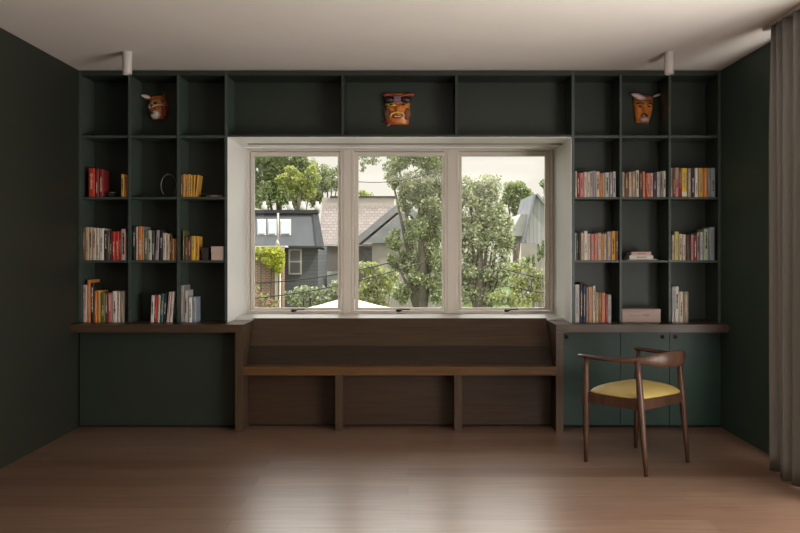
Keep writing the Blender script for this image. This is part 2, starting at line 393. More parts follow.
BK = {
 # (side, bay index, row): list of (x0, x1, ytop, colour, extras)
 ('left',0,1): [(88.3,94.5,168.2,'red'),(94.8,98.6,168.6,'dark red'),(98.8,103,169.5,'dark red'),(120.8,124,174.2,'golden'),(124.2,127.8,175,'tan orange')],
 ('left',2,1): [(180,182.6,174.8,'brown'),(182.8,185.3,174.2,'golden'),(185.5,187.6,174.6,'tan orange'),(187.8,190,174.2,'golden'),(190.2,192.2,174.8,'yellow'),(192.4,194.2,174.8,'golden',{'tilt':3}),(194.6,196.6,174.8,'golden',{'tilt':6})],
 ('left',0,2): [(82.4,84.8,227.3,'brown'),(85,89,227,'tan'),(89.2,92,227.2,'tan'),(92.3,96,228.5,'cream'),(96.2,98.9,228.3,'cream'),(99.1,103.6,228.4,'white'),(104,107.4,230.5,'black',{'mark':'cream'}),(107.6,109.8,230,'brown'),(110,111.6,230.6,'black',{'mark':'white'}),(111.9,115.2,231.5,'red',{'mark':'white'}),(115.4,119,231.4,'red'),(119.2,120.8,231,'dark red'),(121.1,125.7,229,'pale pink',{'mark':'black'})],
 ('left',1,2): [(132.8,135.3,226,'black',{'mark':'white'}),(135.7,137.6,226.6,'pale grey'),(137.8,142.2,226.4,'orange',{'mark':'cream'}),(142.4,144,226.8,'grey'),(144.3,147.6,230.2,'olive',{'mark':'cream'}),(147.8,151.6,230.4,'pale grey',{'mark':'black'}),(151.9,154.6,231,'dark green',{'mark':'cream'}),(154.8,158.2,230.2,'mauve',{'tilt':2.5}),(158.7,162.2,230.2,'black',{'mark':'pale grey','tilt':2}),(162.6,166.2,233,'cream'),(166.4,169.4,234,'tan'),(169.6,171.8,234.8,'dark brown'),(172,174.2,238.4,'tan orange'),(174.4,176.4,238.6,'orange')],
 ('left',2,2): [(182.6,184.2,230.5,'olive'),(184.8,187.6,236.4,'brown'),(187.8,190.8,236.6,'dark brown',{'mark':'salmon'}),(191,195.4,236,'yellow'),(195.6,198.6,236.4,'golden')],
 ('left',0,3): [(82.5,87,285,'pale pink'),(87.2,90.3,280,'orange'),(90.5,94,283,'black',{'mark':'white'}),(94.2,97,290.8,'orange'),(97.2,100.2,290.6,'golden'),(100.4,105,293,'olive'),(105.2,107.4,293.4,'dark brown',{'mark':'white'}),(107.6,111.8,293,'rose red',{'mark':'cream'}),(112.1,116.8,291.2,'white'),(117,120,291.4,'cream'),(120.2,124.2,291,'taupe')],
 ('left',1,3): [(150.3,153.6,295.4,'white',{'tilt':2,'mark':'dark brown'}),(154,156.6,295.6,'red',{'tilt':2}),(157,159.4,295.4,'cream',{'tilt':2}),(159.8,162.8,293.8,'teal',{'tilt':3}),(163.2,165.2,292.6,'black',{'tilt':3,'mark':'white'}),(165.9,168.8,292,'pale pink',{'tilt':5}),(169.4,171.9,291.8,'white',{'tilt':5})],
 ('left',2,3): [(180,183.8,285.4,'grey'),(184.1,187.6,290.4,'pale grey',{'mark':'black'}),(188.2,192,297.2,'white'),(192.2,196.2,297,'blue-grey')],
 ('right',0,1): [(575.1,577,171.2,'cream'),(577.2,579.2,172.4,'dark red',{'mark':'white'}),(579.6,583.8,173,'pink'),(584,587,172,'cream'),(587.2,590,172,'cream'),(590.2,592.8,171.4,'pale grey'),(593,596,170.6,'mauve'),(596.2,599.8,171.6,'cream'),(600,602.2,173.2,'orange'),(602.4,604.8,173,'tan',{'mark':'orange'}),(605.1,609.3,172.6,'pale grey',{'mark':'black'}),(609.6,612.8,172,'grey',{'mark':'white'}),(613,616,171.6,'pale grey',{'mark':'black'})],
 ('right',1,1): [(622.4,624.6,172,'cream'),(624.9,628.8,173,'brown'),(629,631.8,172,'cream',{'mark':'orange'}),(632,635.8,172,'taupe'),(636,639.2,170.4,'cream'),(639.6,642.4,172,'dark green',{'mark':'salmon'}),(642.7,645.2,171.6,'salmon'),(645.4,647,173,'red'),(647.2,650.2,173,'salmon'),(650.5,653.2,173,'pale pink'),(653.4,656.6,174,'dark purple',{'mark':'pale grey'}),(657,660,172,'pale grey'),(660.3,663,171.2,'grey',{'mark':'black'}),(663.2,665.8,171,'cream')],
 ('right',2,1): [(671.2,672.5,168,'cream'),(673,675.2,168.4,'brown'),(675.4,678.8,167.6,'pink',{'band':('taupe',.62,.985)}),(679,681.2,168,'dark red'),(681.8,687,168,'yellow',{'band':('white',.04,.2)}),(687.6,691.4,168.4,'taupe'),(691.7,694.6,168,'black',{'mark':'white'}),(695,698.4,168,'white'),(698.7,703.6,168,'golden'),(703.8,707.8,168,'orange'),(708,710.8,168.2,'grey'),(711,715.4,168,'blue-grey')],
 ('right',0,2): [(573.6+1.2,576.4,233,'pale grey'),(576.6,578.2,233.2,'dark green'),(578.4,580.6,234,'black',{'mark':'navy blue'}),(580.9,584,232.6,'tan'),(584.2,587.8,231,'white'),(588,590.4,233.8,'cream'),(590.8,594.4,233.8,'pink'),(594.6,597.8,233.8,'salmon'),(598,601.6,232.8,'pale pink'),(601.9,604,234,'golden'),(604.2,606.6,233.8,'cream'),(607.2,611.2,231.6,'mauve',{'mark':'yellow'}),(611.5,615.6,231,'golden',{'mark':'dark brown'}),(615.8,618.4,231,'brown')],
 ('right',2,2): [(672,674.2,235,'pale pink'),(674.5,679,231.6,'yellow-green'),(679.3,682.4,234,'pale pink'),(682.6,685.8,234.4,'cream'),(686,690.6,235,'dark brown',{'mark':'dark green'}),(691,693.8,235,'pink'),(694,696.8,235.2,'dark red',{'mark':'white'}),(697,699.6,232.4,'taupe',{'mark':'black'}),(700,703.6,232,'pale grey'),(704,708.8,229,'pale green',{'mark':'dark green'}),(709.4,714.8,227.2,'blue-grey')],
 ('right',0,3): [(574.9,579.6,284.6,'pale grey'),(580,583,282.8,'black'),(583.2,586,285.8,'navy blue'),(586.3,588.4,287.6,'mauve'),(588.6,592.6,286.6,'tan orange'),(592.8,595.6,286,'white'),(596,598.8,292.4,'tan'),(599,601.2,293,'golden brown'),(601.5,605.6,293,'salmon'),(606,607.6,294.8,'rose red'),(607.8,611.4,295,'pale grey')],
 ('right',2,3): [(671.9,675,286.8,'pale grey'),(675.2,679,286.6,'white'),(679.2,683.6,291.8,'cream'),(684,688.6,291.6,'taupe')],
}
BAY = ['left bay', 'centre bay', 'right bay']
for (side, bay, row), lst in BK.items():
    hs = [FLOORZ[row]*0 + (Z(b[2])-FLOORZ[row]) for b in lst]; hi = max(hs)
    for k, b in enumerate(lst):
        ex = b[4] if len(b) > 4 else {}
        w = b[1]-b[0]
        adj = 'thick' if w > 4 else ('thin' if w < 2.3 else ('slim' if w < 3.2 else 'medium'))
        if ex.get('tilt'): adj = 'leaning'
        lab = f"{adj} {b[3]} book, {ORD[k]} from left, {ROWN[row]}, {BAY[bay]} of the {side} bookcase"
        grp = f"books at {ROWN[row]} in the {BAY[bay]} of the {side} bookcase"
        book(b[0], b[1], b[2], b[3], row, lab, grp, ex.get('mark'), ex.get('tilt', 0), ex.get('band'), y=.024 if side == 'left' else .016)

def flat_book(x0, x1, zt0, zt1, c, label, group):
    y = .018; xa, xb = X(x0, y), X(x1, y); z0 = zt0; h = zt1-zt0-.0004; dp = .17
    o = thing('book', label, 'book', ((xa+xb)/2, y, z0), 0, group); w = xb-xa
    m = MB(); t = .002
    m.box(-w/2, w/2, 0, dp, 0, t).box(-w/2, w/2, 0, dp, h-t, h).box(-w/2, w/2, -.001, .003, t, h-t)
    m.build('cover', cover(c), o, .0008)
    MB().box(-w/2+.003, w/2-.003, .004, dp-.004, t+.0002, h-t-.0002).build('pages', PAGES, o)
    MB().box(-w*.2, w*.22, -.0016, .0, h*.35, h*.65).build('lettering', cover('taupe'), o)
z = FLOORZ[2]
gs = 'books lying flat in the middle of the right bookcase'
flat_book(627.5, 657.5, z, Z(259.0), 'pale grey', 'thin wide pale grey book lying flat at the bottom of the short stack', gs)
flat_book(629.5, 653.2, Z(259.0), Z(255.3), 'white', 'white book lying flat, middle of the short stack in the bookcase', gs)
flat_book(631.3, 651.2, Z(255.3), Z(251.8), 'pale pink', 'pale pink book lying flat on top of the short stack', gs)
flat_book(206, 222, FLOORZ[1], Z(194.6), 'dark brown', 'dark brown book lying flat beside the golden books in the left bookcase', 'books lying flat in the left bookcase')

def storage_box(name, label, x0, x1, z0, z1, mat, dp=.16, y=.02, lid=.3, cat='box'):
    xa, xb = X(x0, y), X(x1, y); t = thing(name, label, cat, ((xa+xb)/2, y, z0)); w = (xb-xa)/2; h = z1-z0
    MB().box(-w+.002, w-.002, .002, dp-.002, 0, h*(1-lid)).build('box_body', mat, t, .002)
    MB().box(-w, w, 0, dp, h*(1-lid)+.0008, h).build('lid', mat, t, .002)
    return t, w, h
PINKB = paint('pale_pink_board', (.52,.40,.36), .7, .3); DKB = paint('dark_board', (.035,.03,.028), .6, .3)
t, w, h = storage_box('storage_box', 'wide pale pink box standing on the counter in the right bookcase', 620.9+1.2, 661, DT+.0005, Z(309.3), PINKB, lid=.12)
MB().box(-w*.62, -w*.05, -.0008, .003, h*.52, h*.56).box(w*.05, w*.4, -.0008, .003, h*.5, h*.58).build('printed_line', cover('rose red'), t)
t, w, h = storage_box('storage_box', 'small cream box with a darker line, beside the black box, left bookcase', 211, 224, FLOORZ[2], Z(246.4), paint('cream_board', (.55,.42,.36), .7, .3), lid=.5)
storage_box('storage_box', 'small black box between the yellow books and the cream box', 201.5, 208, FLOORZ[2], Z(247.5), DKB, lid=.3)
# ring ornament
y = .07; t = thing('ring_ornament', 'open dark metal ring ornament on the upper shelf of the left bookcase', 'ornament', (X(168.6, y), y, FLOORZ[1]))
R = .083
pts = [(.057*math.cos(a), 0, R+.006+R*math.sin(a)*1.0) for a in [math.radians(-60+i*10) for i in range(0, 30)]]
MB().tube(pts, .0045, 10, up=(0,1,0)).build('ring', paint('ring_metal', (.16,.155,.14), .4, .5, metal=.5), t)
MB().box(-.045, .045, -.03, .03, 0, .006).build('base', METAL, t, .002)
# small dark bowls with a bright edge
def bowl(px, row, r, label, y=.09, mat=DKB):
    t = thing('bowl', label, 'bowl', (X(px, y), y, FLOORZ[row])); b = MB(); rings = []
    for rr, zz in ((.35, 0), (.42, .004), (.75, .18*r/.05*.1+.012), (1, r*.75), (.95, r*.75+.002), (.7, .02), (.3, .01)):
        rings.append([(rr*r*math.cos(2*PI*k/24), rr*r*math.sin(2*PI*k/24), zz) for k in range(24)])
    b.loft(rings); b.build('bowl_body', mat, t)
    rim = [(r*.97*math.cos(2*PI*k/24), r*.97*math.sin(2*PI*k/24), r*.755) for k in range(25)]
    MB().tube(rim, .0016, 6).build('rim', STEEL, t)
bowl(111, 1, .05, 'small dark bowl with a thin bright rim beside the thick red book')
bowl(203, 1, .045, 'dark bowl behind the flat brown book beside the golden books', y=.2)
bowl(108.5, 3, .03, 'x', y=.2) if False else None

# ---------------------------------------------------------------- masks
def face_rings(w, h, d, shape):
    """closed carved face: width profile by height; front relief along -Y"""
    nz, nx = 22, 18; front = []
    for j in range(nz+1):
        v = j/nz; zz = (v-.5)*h; half = shape(v)*w/2
        row = []
        for i in range(nx+1):
            u = -1+2*i/nx
            y = -d*math.sqrt(max(0, 1-u*u*.97))*(.55+.45*math.sin(PI*min(1, max(0, v))))
            nose = math.exp(-(u/.17)**2)*(max(0, 1-abs(v-.42)/.2))*d*.55
            sock = -math.exp(-((abs(u)-.42)/.2)**2-((v-.62)/.07)**2)*d*.22
            brow = math.exp(-((abs(u)-.4)/.3)**2-((v-.71)/.035)**2)*d*.14
            lip = math.exp(-(u/.32)**2-((v-.22)/.04)**2)*d*.16
            row.append((u*half, y-nose-sock-brow-lip, zz))
        front.append(row)
    return front
def mask_face(parent, w, h, d, shape, mat):
    rows = face_rings(w, h, d, shape); nx = len(rows[0]); m = MB(); vs = [p for r in rows for p in r]; fs = []
    for j in range(len(rows)-1):
        for i in range(nx-1):
            a = j*nx+i; fs.append((a, a+1, a+nx+1, a+nx))
    n = len(vs); vs += [(p[0]*.92, .0, p[2]*.96) for r in rows for p in (r[0], r[-1])]
    for j in range(len(rows)-1):
        l0, r0, l1, r1 = n+2*j, n+2*j+1, n+2*j+2, n+2*j+3; a, b = j*nx, j*nx+nx-1
        fs += [(l0, a, a+nx, l1), (b, r0, r1, b+nx), (r0, l0, l1, r1)]
    fs.append(tuple(range(nx-1, -1, -1)) + (n, n+1)); k = (len(rows)-1)*nx; fs.append(tuple(range(k, k+nx)) + (n+2*len(rows)-1, n+2*len(rows)-2))
    m.add(vs, fs, True); return m.build('face', mat, parent)
M_OR = paint('mask_orange', (.62,.20,.035), .4, .5, .35, 22); M_WH = paint('mask_white', (.66,.58,.50), .45, .5, .1)
M_RD = paint('mask_red', (.38,.045,.025), .4, .5, .2, 20); M_BK = paint('mask_black', (.012,.011,.011), .4, .5); M_BR = paint('mask_brown', (.20,.075,.04), .5, .4, .3, 25)
M_PK = paint('mask_pinkish', (.55,.40,.37), .45, .5, .2, 30); M_PU = paint('mask_purple', (.16,.11,.15), .5, .4, .2, 30); M_YL = paint('mask_yellow', (.70,.42,.08), .4, .5)
YM = DEP-.0135
PXM = (D+YM)/F
def mpos(px, py): return Vector((X(px, YM), YM, Z(py, YM)))
def leafshape(parent, name, p0, p1, wid, mat, thick=.008, y=-.01):
    p0, p1 = Vector(p0), Vector(p1); m = MB(); pts = []; rad = []
    for i in range(9):
        u = i/8; pts.append(p0.lerp(p1, u)); rad.append((max(.002, wid*math.sin(PI*(.08+.88*u))**.8), thick*(.4+.6*math.sin(PI*(.1+.8*u)))))
    m.tube(pts, rad, 10, up=(0,1,0)); return m.build(name, mat, parent)
def arc(parent, name, c, rx, rz, a0, a1, r, mat, y=0):
    pts = [(c[0]+rx*math.cos(math.radians(a)), y, c[1]+rz*math.sin(math.radians(a))) for a in np.linspace(a0, a1, 9)]
    m = MB(); m.tube(pts, [r*.5]+[r]*7+[r*.5], 8, up=(0,1,0)); return m.build(name, mat, parent)
K = PXM  # metres per pixel at the masks
# deer-like mask (left)
t = thing('mask', 'orange carved animal mask with white muzzle and drooping ears, left bookcase', 'mask', mpos(159, 108)); t.rotation_euler = (0, math.radians(-4), 0)
mask_face(t, 19*K, 23*K, .05, lambda v: .62+.38*math.sin(PI*(.12+.72*v)), M_OR)
leafshape(t, 'ear', (-5*K, -.015, 9*K), (-16*K, -.03, 13.5*K), 2.6*K, M_BR)
leafshape(t, 'inner_ear', (-7*K, -.026, 10.2*K), (-15.5*K, -.042, 13*K), 1.7*K, M_WH, .005)
leafshape(t, 'ear', (5*K, -.015, 10*K), (8.5*K, -.03, 14.5*K), 1.6*K, M_BR)
m = MB(); m.ball((-2*K, -.052, -7.8*K), (5.0*K, .026, 4.4*K), 16, 10); m.build('muzzle', M_WH, t)
m = MB(); m.ball((-4.2*K, -.080, -6.4*K), (1.4*K, .008, 1.2*K)); m.build('nose', M_BK, t)
arc(t, 'eye_ring', (0*K, 3.8*K), 4.4*K, 2.4*K, 10, 350, .0035, M_YL, -.064)
arc(t, 'cheek_stripe', (2*K, -1*K), 6.5*K, 2.6*K, 10, 170, .0055, M_WH, -.066)
m = MB(); m.ball((-1*K, -.064, 3.8*K), (1.5*K, .012, 1.1*K)).ball((5.5*K, -.05, 5*K), (1.2*K, .012, 1*K)); m.build('eye', M_BK, t)
m = MB(); m.ball((6.0*K, -.024, -4*K), (3.2*K, .030, 7.5*K), 14, 9); m.build('red_cheek', M_RD, t)
m = MB(); m.ball((-8*K, -.02, 1.5*K), (2*K, .016, 2.6*K)); m.build('white_tuft', M_WH, t)
# bearded mask (centre)
t = thing('mask', 'orange carved mask with black brow and red wavy crest above the window', 'mask', mpos(397.5, 109.5))
mask_face(t, 25*K, 31*K, .055, lambda v: .78+.22*math.sin(PI*(.15+.7*v)), M_OR)
m = MB(); pts = []; 
for i in range(17):
    u = i/16; pts.append(((-14+31*u)*K, -.045, (12.8+1.1*math.sin(u*9))*K))
m.tube(pts, [.004]+[.011]*14+[.014,.006], 10, up=(0,1,0)); m.build('crest', M_RD, t)
for s in (-1, 1):
    m = MB(); m.ball((s*8*K, -.047, 8.8*K), (5.8*K, .020, 3.6*K), 14, 9); m.build('brow_patch', M_BK, t)
    m = MB(); m.tube([(s*2*K, -.078, 2.2*K), (s*6*K, -.068, 3.0*K), (s*11.5*K, -.045, 3.6*K)], [(.006,.010),(.010,.016),(.008,.020)], 10, up=(0,1,0)); m.build('eye_band', M_OR if s > 0 else M_YL, t)
    m = MB(); m.ball((s*6*K, -.084, 3.1*K), (2*K, .007, .9*K)); m.build('eye', M_BK, t)
    m = MB(); m.ball((s*9.5*K, -.030, -5*K), (3.9*K, .026, 6.2*K), 12, 8); m.build('dark_cheek', M_BR, t)
m = MB(); m.box(-3.6*K, 3.4*K, -.078, -.03, 5.8*K, 12*K); m.build('forehead_block', M_PU, t, .004)
arc(t, 'moustache', (0, -8.5*K), 7*K, 4.2*K, -10, 190, .007, M_YL, -.075)
m = MB(); m.ball((0, -.064, -8.5*K), (4.5*K, .018, 1.9*K), 12, 8); m.build('mouth', M_RD, t)
m = MB(); m.box(-3*K, 3*K, -.084, -.08, -9*K, -8.2*K); m.build('teeth', M_WH, t, .001)
m = MB(); m.tube([(-15*K, -.03, -13.2*K), (-9*K, -.05, -13.6*K), (-2*K, -.055, -14.6*K)], [.004,.009,.005], 8, up=(0,1,0)); m.build('red_ribbon', M_RD, t)
m = MB(); m.tube([(-10.5*K, -.04, -17.5*K), (-7.5*K, -.04, -15.8*K)], .003, 6); m.build('white_glint', M_WH, t)  # small white glint below the mask, put in as a pale tube
# horned mask (right)
t = thing('mask', 'orange carved face mask with pale horns and dark moustache, right bookcase', 'mask', mpos(642.5, 110.5)); t.rotation_euler = (0, math.radians(3), 0)
mask_face(t, 20*K, 26*K, .055, lambda v: .56+.44*math.sin(PI*(.05+.55*v)), M_OR)
m = MB(); m.ball((0, -.030, 11.5*K), (9.6*K, .034, 3.6*K), 16, 9); m.build('headband', M_BR, t)
leafshape(t, 'horn', (0*K, -.06, 10.5*K), (-14*K, -.05, 14.5*K), 3.0*K, M_PK, .012)
leafshape(t, 'horn', (8*K, -.03, 13*K), (17.5*K, -.045, 17*K), 1.3*K, M_WH, .008)
for s in (-1, 1):
    m = MB(); m.tube([(s*1*K, -.084, 4*K), (s*4.5*K, -.078, 6*K), (s*8.5*K, -.052, 5*K)], [.003,.006,.003], 8, up=(0,1,0)); m.build('eyebrow', M_BK, t)
    m = MB(); m.ball((s*4.6*K, -.060, 2.8*K), (1.9*K, .009, .8*K)); m.build('eye', M_BK, t)
m = MB(); m.tube([(-4*K, -.062, -7*K), (0, -.076, -4.6*K), (4*K, -.062, -7*K)], [.003,.006,.003], 8, up=(0,1,0)); m.build('moustache', M_BK, t)
m = MB(); m.ball((.5*K, -.055, -10*K), (4.8*K, .022, 2.4*K), 14, 8); m.build('beard', M_PK, t)
m = MB(); m.ball((2*K, -.07, -6.6*K), (1.3*K, .01, 1*K)); m.build('mouth', M_BK, t)

# ---------------------------------------------------------------- armchair
ch = thing('armchair', 'dark wooden round-backed armchair with mustard seat standing on the plank floor', 'chair', (1.422, -.985, 0), math.radians(38))
FL = [(-.256, .200), (.289, .237)]; BL = [(-.252, -.238), (.220, -.199)]
def leg(foot, top, zt, seatz=.40):
    p = []; r = []
    for u, rr in ((0, .012), (.25, .0165), (.5, .020), (.62, .0215), (.72, .020), (.88, .0165), (1, .0145)):
        p.append((foot[0]+(top[0]-foot[0])*u, foot[1]+(top[1]-foot[1])*u, zt*u)); r.append(rr)
    return MB().tube(p, r, 14, up=(0,1,0))
ft = [(-.268, .19), (.285, .215)]; bt = [(-.222, -.155), (.212, -.14)]
for i in range(2):
    leg(FL[i], ft[i], .645).build('leg', CHAIRW, ch); leg(BL[i], bt[i], .655).build('leg', CHAIRW, ch)
# top rail: arms and crest in one sweep
half = [((.276,.240,.655),(.012,.008)), ((.281,.222,.656),(.026,.010)), ((.286,.18,.655),(.029,.012)), ((.287,.10,.652),(.026,.012)), ((.275,.0,.650),(.022,.013)), ((.25,-.08,.651),(.019,.015)), ((.218,-.145,.654),(.017,.019)),
        ((.17,-.20,.657),(.015,.030)), ((.11,-.24,.660),(.0135,.043)), ((.05,-.262,.662),(.012,.049)), ((0,-.268,.662),(.012,.050))]
full = [((-p[0],p[1],p[2]), r) for p, r in half] + [(p, r) for p, r in half[-2::-1]]
m = MB(); m.tube([p for p, _ in full], [r for _, r in full], 16); m.build('arm_and_back_rail', CHAIRW, ch, sub=1)
# seat rails
def rail(a, b, z0, z1, wd=.010):
    a, b = Vector((*a, 0)), Vector((*b, 0)); t_ = (b-a).normalized(); n = Vector((-t_.y, t_.x, 0))*wd; m = MB()
    vs = [a-n, b-n, b+n, a+n]; m.add([(v.x, v.y, z0) for v in vs]+[(v.x, v.y, z1) for v in vs], [(0,3,2,1),(4,5,6,7),(0,1,5,4),(1,2,6,5),(2,3,7,6),(3,0,4,7)]); return m
def at(f, tp, z, zt=.65): u = z/zt; return (f[0]+(tp[0]-f[0])*u, f[1]+(tp[1]-f[1])*u)
c = [at(FL[0], ft[0], .4), at(FL[1], ft[1], .4), at(BL[1], bt[1], .4), at(BL[0], bt[0], .4)]
for i in range(4): rail(c[i], c[(i+1)%4], .368, .428).build('seat_rail', CHAIRW, ch, .004)
# domed seat
m = MB(); n = 44; rings = []
def seat_pt(a, k):
    ca, sa = math.cos(a), math.sin(a); e = .42
    x = math.copysign(abs(ca)**e, ca); yv = math.copysign(abs(sa)**e, sa)
    hw = .272 + (.235-.272)*(1-yv)/2
    yc = (c[0][1]+c[2][1])/2; hy = (c[0][1]-c[2][1])/2+.020
    return (x*hw*k, yc+yv*hy*k)
for k, z in ((.95, .4285), (.99, .4295), (1.0, .434), (.985, .440), (.93, .452), (.82, .466), (.64, .480), (.42, .489), (.2, .493), (.03, .494)):
    rings.append([(*seat_pt(2*PI*i/n, k), z) for i in range(n)])
m.loft(rings); m.build('seat', SEATM, ch)

# ---------------------------------------------------------------- curtain
def weave(name, col):
    m, nt, b = new_mat(name); setspec(b, .9, .15); b.inputs['Base Color'].default_value = (*col, 1)
    tc = nt.nodes.new('ShaderNodeTexCoord'); n = nt.nodes.new('ShaderNodeTexNoise'); n.inputs['Scale'].default_value = 400
    bp = nt.nodes.new('ShaderNodeBump'); bp.inputs['Strength'].default_value = .3; bp.inputs['Distance'].default_value = .001
    nt.links.new(tc.outputs['Object'], n.inputs['Vector']); nt.links.new(n.outputs['Fac'], bp.inputs['Height']); nt.links.new(bp.outputs['Normal'], b.inputs['Normal'])
    return m
CURT = weave('taupe_curtain', (.24, .235, .22))
t = thing('curtain', 'floor-length taupe curtain hanging in folds from the ceiling beside the green wall', 'curtain', (2.13, -1.6, 0))
m = MB(); NU, NV = 200, 26; rows = []
for j in range(NV+1):
    v = j/NV; z = .012+(CEIL-.034)*v; row = []
    for i in range(NU+1):
        u = i/NU; L = .66
        y = .42 - L*u + .016*math.sin(u*16+v*1.6)
        if u < .15: y -= (.15-u)/.15*.13*max(0, (v-.72)/.28)**1.3
        amp = .036*(1-.25*v)
        x = amp*math.sin(u*2*PI*6.6+.35*math.sin(v*3)) + .012*math.sin(u*57+v*2.3)*(1-v) + .03*(1-u)*(1-v)*(1 if u < .5 else .6)
        row.append((x, y, z))
    rows.append(row)
vs = [p for r in rows for p in r]; fs = [(j*(NU+1)+i, j*(NU+1)+i+1, (j+1)*(NU+1)+i+1, (j+1)*(NU+1)+i) for j in range(NV) for i in range(NU)]
m.add(vs, fs, True); cu = m.build('curtain_cloth', CURT, t)
sd = cu.modifiers.new('thick', 'SOLIDIFY'); sd.thickness = .003
MB().box(-.02, .02, -4.9, .44, CEIL-.022, CEIL-.001).build('curtain_track', LAMPW, t)

# window in the right wall behind the curtain (out of view) - frame
t = thing('window_4', None, None); t['kind'] = 'structure'
f = MB()
for yy in (-6.6, -4.75, -2.9, -1.05): f.box(XR+.04, XR+.10, yy, yy+.05, .0, 2.48)
f.box(XR+.04, XR+.10, -6.55, -1.05, 0, .06).box(XR+.04, XR+.10, -6.55, -1.05, 2.42, 2.48)
f.build('window_frame', FRAMEM, t)
struct('added_light_block', MB().box(XR+.45, XR+.5, -7, -.8, -.1, CEIL).box(XR+.15, XR+.45, -7, -6.95, -.1, CEIL).box(XR+.15, XR+.45, -.85, -.8, -.1, CEIL).box(XR+.2, XR+.45, -6.95, -.85, -.1, -.0), WHITE)  # added unseen box behind the side window, blocks sun and sky

# ================================================================ outside
GR = paint('outside_grass', (.10,.14,.05), .95, .1, .4, .6)
gnd = struct('ground', MB().box(-70, 70, 1.2, 140, GROUND-.2, GROUND), GR)
def leaves(m, blobs, size, aspect=1.0, shell=.55, mats=1, droop=0):
    """blobs: (centre, radii, count)"""
    vs_all = []; fs_all = []; mi = []
    off = len(m.v)
    for (cc, rr, n) in blobs:
        d = rng.normal(size=(n, 3)); d /= np.linalg.norm(d, axis=1)[:, None]
        r = (shell + (1-shell)*rng.random(n)**.7)
        p = np.array(cc) + d*r[:, None]*np.array(rr)*(1+.12*rng.normal(size=(n, 1)))
        a = rng.normal(size=(n, 3)); a /= np.linalg.norm(a, axis=1)[:, None]
        b = np.cross(a, rng.normal(size=(n, 3))); b /= np.linalg.norm(b, axis=1)[:, None]
        s = size*(.6+.8*rng.random(n))[:, None]
        a *= s*.5*aspect; b *= s*.5
        q = np.stack([p-a, p-b*.6, p+a, p+b*.6], axis=1).reshape(-1, 3)
        o = len(m.v); m.v += [tuple(x) for x in q.tolist()]
        m.f += [(o+4*i, o+4*i+1, o+4*i+2, o+4*i+3) for i in range(n)]
        mm = rng.integers(0, mats, n).tolist(); m.m += mm; m.sm += [False]*n
FD, FS = 2.3, .62
def tree(name, label, blobs_px, d, size, mats, trunk_px, n_per, cat='tree', aspect=1.0, group=None, shell=.45, trunk_mat=None, branches=8):
    base = E(trunk_px[0], 251, d); base.z = GROUND
    t = thing(name, label, cat, base, group=group)
    k = d/F; m = MB(); cs = []
    for (px, py, rx, ry) in blobs_px:
        c0 = E(px, py, d) - base; c0.y += random.uniform(-.3, .3)*rx*k
        cs.append(c0)
        nsub = 9; sub = [(tuple(c0), (rx*k*.8, rx*k*.6, ry*k*.8), int(n_per*FD*.25*rx*ry/100))]
        for q in range(nsub):
            a_ = rng.normal(size=3); a_ /= np.linalg.norm(a_); f_ = random.uniform(.34, .5)
            cc = (c0.x+a_[0]*rx*k*.72, c0.y+a_[1]*rx*k*.6, c0.z+a_[2]*ry*k*.72)
            sub.append((cc, (rx*k*f_, rx*k*f_, ry*k*f_), int(n_per*FD*.75/nsub*rx*ry/100)))
        leaves(m, sub, size*FS, aspect, shell, len(mats))
    m.build('foliage', mats, t)
    tr = MB(); top = E(trunk_px[0]+trunk_px[2], trunk_px[1], d) - base; h = top.z; r0 = trunk_px[3]
    tr.tube([(0,0,0), (top.x*.3, .05, h*.35), (top.x*.7, -.05, h*.7), tuple(top)], [r0, r0*.8, r0*.6, r0*.3], 9)
    for c0 in cs[:branches]:
        st = Vector((top.x*.6, 0, h*.6)); tr.tube([tuple(st), tuple(st.lerp(c0, .5)+Vector((0,0,.08*h*.2))), tuple(c0)], [r0*.4, r0*.25, r0*.1], 6)
    tr.build('trunk', trunk_mat or BARK, t)
    return t
BARK = paint('bark', (.16,.13,.10), .9, .2, .3, 4); BARKP = paint('pale_bark', (.16,.14,.115), .9, .2, .3, 4)
LV_D = leaf_mat('leaf_dark_green', (.15,.19,.09), (.42,.48,.24)); LV_M = leaf_mat('leaf_mid_green', (.15,.20,.08), (.52,.56,.26))  # dark green leaves lightened, distance haze put into their colour
LV_Y = leaf_mat('leaf_yellow_green', (.36,.40,.08), (.62,.62,.20), .45); LV_S = leaf_mat('leaf_silvery', (.18,.22,.11), (.92,.92,.64), .35)
LV_S2 = leaf_mat('leaf_grey_green', (.12,.16,.10), (.58,.60,.42), .35); LV_W = leaf_mat('leaf_whitish', (.35,.38,.26), (.75,.76,.60), .3)
def R(a, b): return random.uniform(a, b)
# background trees
bl = [(262,158,14,10),(282,156,16,9),(300,160,10,8),(258,172,16,20),(275,165,16,16),(295,170,15,17),(309,178,13,18),(265,195,18,16),(290,197,16,13),(314,198,9,12),(246,185,14,20),(283,182,18,18)]
tree('tree', 'wide tree with dark green crown rising behind the grey house roof', bl, 58, .30, [LV_D, LV_M, LV_D], (280, 205, 0, .35), 330)
bl = [(312,176,8,12),(284,182,9,10),(297,182,11,11),(306,190,10,10),(290,174,9,8)]
tree('tree', 'small yellow-green tree before the dark tree behind the grey house', bl, 54, .27, [LV_Y, LV_M], (300, 192, 0, .2), 330)
bl = [(327,172,9,9),(332,185,10,10),(322,186,6,8),(338,178,9,12)]
tree('tree', 'small round green tree with bare trunk over the shingled roof', bl, 57, .24, [LV_M, LV_D, LV_S2], (326, 200, 4, .25), 330)
bl = [(360,192,6,4),(368,196,7,4),(352,190,6,5)]
tree('tree', 'low green treetop just above the pale flat roof', bl, 62, .26, [LV_Y, LV_M], (362, 196, 0, .2), 330)
bl = [(512,190,8,10),(520,188,9,9),(526,196,7,9),(508,200,8,10),(518,206,9,9)]
